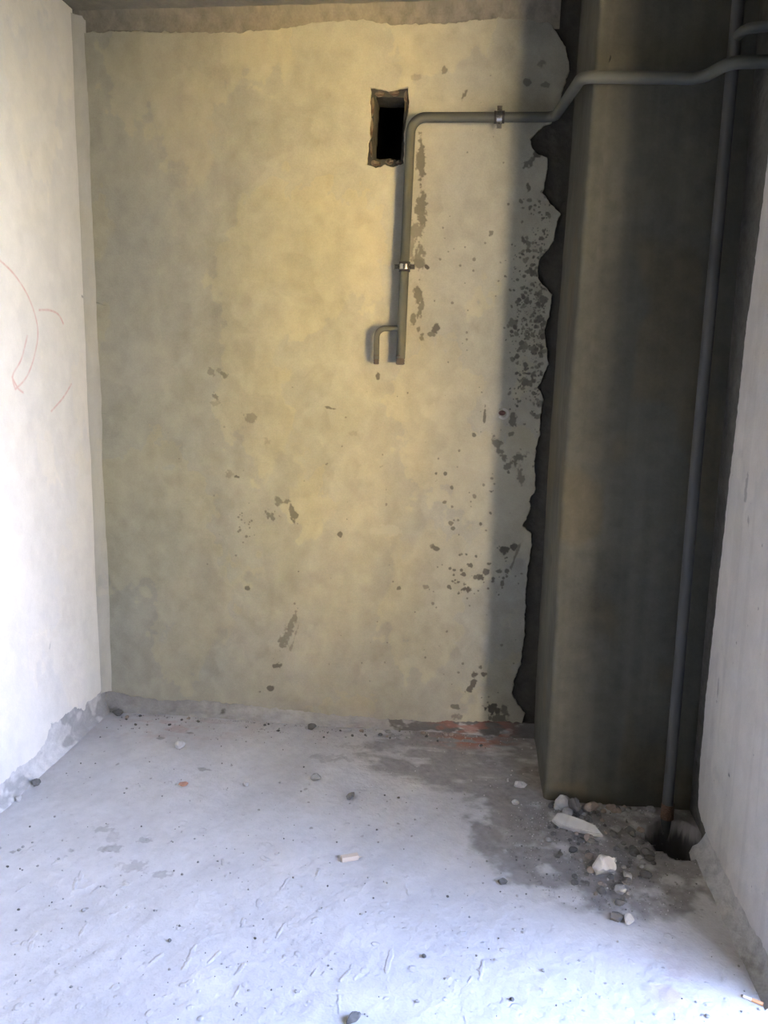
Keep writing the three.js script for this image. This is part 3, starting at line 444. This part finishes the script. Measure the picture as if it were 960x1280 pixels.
stone('rubble_piece', 'dark grey rubble piece at the left front corner of the column', 'rubble', 1.785, 0.541, [0.034, 0.026, 0.024], 'grey', 0.2);
stone('rubble_piece', 'squarish dark rubble piece leaning on the corner piece by the column', 'rubble', 1.826, 0.556, [0.02, 0.026, 0.02], 'dark', 0.9);
stone('rubble_piece', 'low grey rubble piece just before the column corner pieces', 'rubble', 1.8, 0.59, [0.024, 0.016, 0.018], 'grey', 1.6);
stone('mortar_crumb', 'pale crumb lying right below the largest mortar lump', 'crumb', 1.9, 0.965, [0.018, 0.012, 0.014], 'grey', 0.3);
stone('mortar_crumb', 'grey crumb right of the largest mortar lump', 'crumb', 1.93, 0.9, [0.018, 0.014, 0.014], 'grey', 1.3);
stone('stone', 'dark stone in front of the mortar lump on the bright floor', 'stone', 1.868, 1.083, [0.02, 0.012, 0.014], 'dark', 0.2);
stone('stone', 'pale stone touching the dark stone on the bright floor', 'stone', 1.9, 1.09, [0.019, 0.012, 0.014], 'white', 0.9);
stone('stone', 'dark oval stone midway between mortar lump and dark-pale pair', 'stone', 1.89, 1.018, [0.014, 0.011, 0.01], 'dark', 0.4);
stone('stone', 'dark pebble on the open floor left of the rubble', 'pebble', 1.583, 0.968, [0.014, 0.009, 0.01], 'dark', 0.4);
stone('stone', 'dark pebble at the foot of the left wall', 'pebble', 0.05, 0.635, [0.016, 0.013, 0.014], 'dark', 0.4);
stone('stone', 'dark pebble on the floor nearest the bottom of the photo', 'pebble', 1.244, 1.5, [0.017, 0.012, 0.011], 'dark', 0.7);
stone('stone', 'white pebble at the foot of the left wall, nearest the photo edge', 'pebble', 0.045, 0.735, [0.012, 0.009, 0.01], 'white', 0.7);
stone('stone', 'dark stone lying against the back wall below the smeared wall mark', 'stone', 0.875, 0.07, [0.02, 0.013, 0.013], 'dark', 0.2);
stone('stone', 'dark stone in the far left corner of the floor', 'stone', 0.08, 0.055, [0.022, 0.015, 0.016], 'dark', 0.6);
{
  const t = thing('wood_scrap', 'pale square-cut stick of wood lying alone on the middle floor', 'stick', [1.149, floorY(1.149, 0.912) + 0.007, 0.912]); t.rotation.y = 0.42;
  const wood = surface([0, 0, 1, 1], 200, (x, y, o) => { const n = fbm(x * 20, y * 400, 3, 260); o[0] = 0.62 + 0.2 * (n - 0.5); o[1] = 0.52 + 0.2 * (n - 0.5); o[2] = 0.42 + 0.2 * (n - 0.5); o[3] = n; }, { bump: 0.001 });
  obj('stick', planarUV(new RoundedBoxGeometry(0.05, 0.015, 0.017, 2, 0.0015)), wood, t);
  const sp = new THREE.ConeGeometry(0.004, 0.014, 5); sp.rotateZ(-Math.PI / 2); sp.translate(0.03, -0.002, 0.003); obj('splinter', sp, wood, t);
}
{
  const t = thing('wood_chip', 'thin white chip lying flat against the back wall', 'chip', [1.005, floorY(1.005, 0.066) + 0.006, 0.066]); t.rotation.y = -0.08;
  obj('chip', new RoundedBoxGeometry(0.05, 0.009, 0.014, 2, 0.002), stoneMats.white, t);
}
{
  const t = thing('cigarette_butt', 'crushed cigarette butt with orange filter by the foot of the right wall', 'cigarette butt', [2.128, floorY(2.128, 1.335) + 0.0045, 1.335]); t.rotation.y = -0.5;
  const cyl = (x0, x1, r0, r1) => { const g = new THREE.CylinderGeometry(r1, r0, x1 - x0, 14, 3); g.rotateZ(-Math.PI / 2); g.translate((x0 + x1) / 2, 0, 0); return g; };
  obj('filter', cyl(0, 0.024, 0.004, 0.0042), plain(0.62, 0.36, 0.2), t); obj('paper', cyl(-0.018, 0, 0.0034, 0.004), plain(0.8, 0.78, 0.74), t); obj('ash_tip', cyl(-0.023, -0.018, 0.0018, 0.0034), plain(0.12, 0.11, 0.1), t);
}
// crumbs that nothing tells apart: one set across the floor, one by the back wall, one before the column
const crumbShapes = [701, 702, 703, 704, 705].map((s) => rock(s, 0.4, 1));
function crumbs(n, place, kinds, size, name, label, group) {
  for (let i = 0; i < n; i++) {
    const [x, z] = place(), k = kinds[Math.floor(rnd() * kinds.length)], s = size[0] + (size[1] - size[0]) * rnd() * rnd();
    const m = obj(name, crumbShapes[i % 5], stoneMats[k]); m.scale.set(s, s * 0.7, s * (0.7 + 0.4 * rnd())); m.rotation.y = rnd() * 6.28; m.position.set(x, floorY(x, z) + s * 0.42, z); tag(m, label.replace(/(crumb|rubble bit)/, k + ' $1'), 'crumb', k + ' ' + group);
  }
}
crumbs(46, () => [0.1 + 2 * rnd(), 0.45 + 1.05 * rnd()], ['grey', 'dark', 'grey'], [0.003, 0.0075], 'floor_crumb', 'tiny crumb of cement scattered on the open floor', 'crumbs on the open floor');
crumbs(34, () => [0.1 + 1.5 * rnd(), 0.055 + 0.12 * rnd() * rnd()], ['dark', 'grey', 'dark', 'brown'], [0.005, 0.012], 'plaster_crumb', 'tiny crumb of plaster fallen along the back wall', 'crumbs along the back wall');
crumbs(110, () => { const a = rnd() * 6.28, r = Math.sqrt(rnd()); return [Math.min(2.02, 1.87 + 0.17 * r * Math.cos(a)), Math.max(0.55, 0.76 + 0.25 * r * Math.sin(a))]; }, ['dark', 'grey', 'dark', 'brown', 'dark'], [0.006, 0.02], 'rubble_crumb', 'small crumb of rubble heaped before the column foot', 'rubble before the column');
crumbs(34, () => [1.75 + 0.33 * rnd(), 0.508 + 0.035 * rnd()], ['dark', 'dark', 'grey', 'brown'], [0.007, 0.02], 'rubble_bit', 'small rubble bit lying along the foot of the column front', 'rubble along the column foot');
crumbs(16, () => [1.52 + 0.2 * rnd(), 0.12 + 0.3 * rnd()], ['white', 'grey'], [0.003, 0.006], 'pale_crumb', 'tiny crumb in the dark corner beside the column', 'crumbs in the dark corner');
{ // grit too fine to count
  const one = new THREE.TetrahedronGeometry(1, 1), grit = new THREE.InstancedMesh(one, stoneMats.grey, 2200), m = new THREE.Matrix4(), q = new THREE.Quaternion();
  for (let i = 0; i < 2200; i++) {
    let x, z; const r = rnd();
    if (r < 0.5) { const a = rnd() * 6.28, d = Math.sqrt(rnd()); x = Math.min(2.17, 1.88 + 0.28 * d * Math.cos(a)); z = Math.max(0.52, 0.74 + 0.34 * d * Math.sin(a)); }
    else if (r < 0.75) { x = 0.06 + 1.64 * rnd(); z = 0.045 + 0.16 * rnd() ** 3; } else { x = 0.05 + 2.1 * rnd(); z = 0.1 + 1.5 * rnd(); if (x > 1.72 && z < 0.52) z += 0.5; }
    const s = 0.0012 + 0.003 * rnd() * rnd(); q.setFromEuler(new THREE.Euler(rnd() * 6, rnd() * 6, rnd() * 6));
    grit.setMatrixAt(i, m.compose(new THREE.Vector3(x, floorY(x, z) + s * 0.4, z), q, new THREE.Vector3(s, s, s))); const c = 0.4 + 1.4 * rnd(); grit.setColorAt(i, new THREE.Color().setRGB(c, c, c));
  }
  grit.name = 'grit'; grit.castShadow = grit.receiveShadow = true; scene.add(tag(grit, 'fine grit and cement dust strewn over the floor', 'grit', null, 'stuff'));
}
renderer.render(scene, camera);
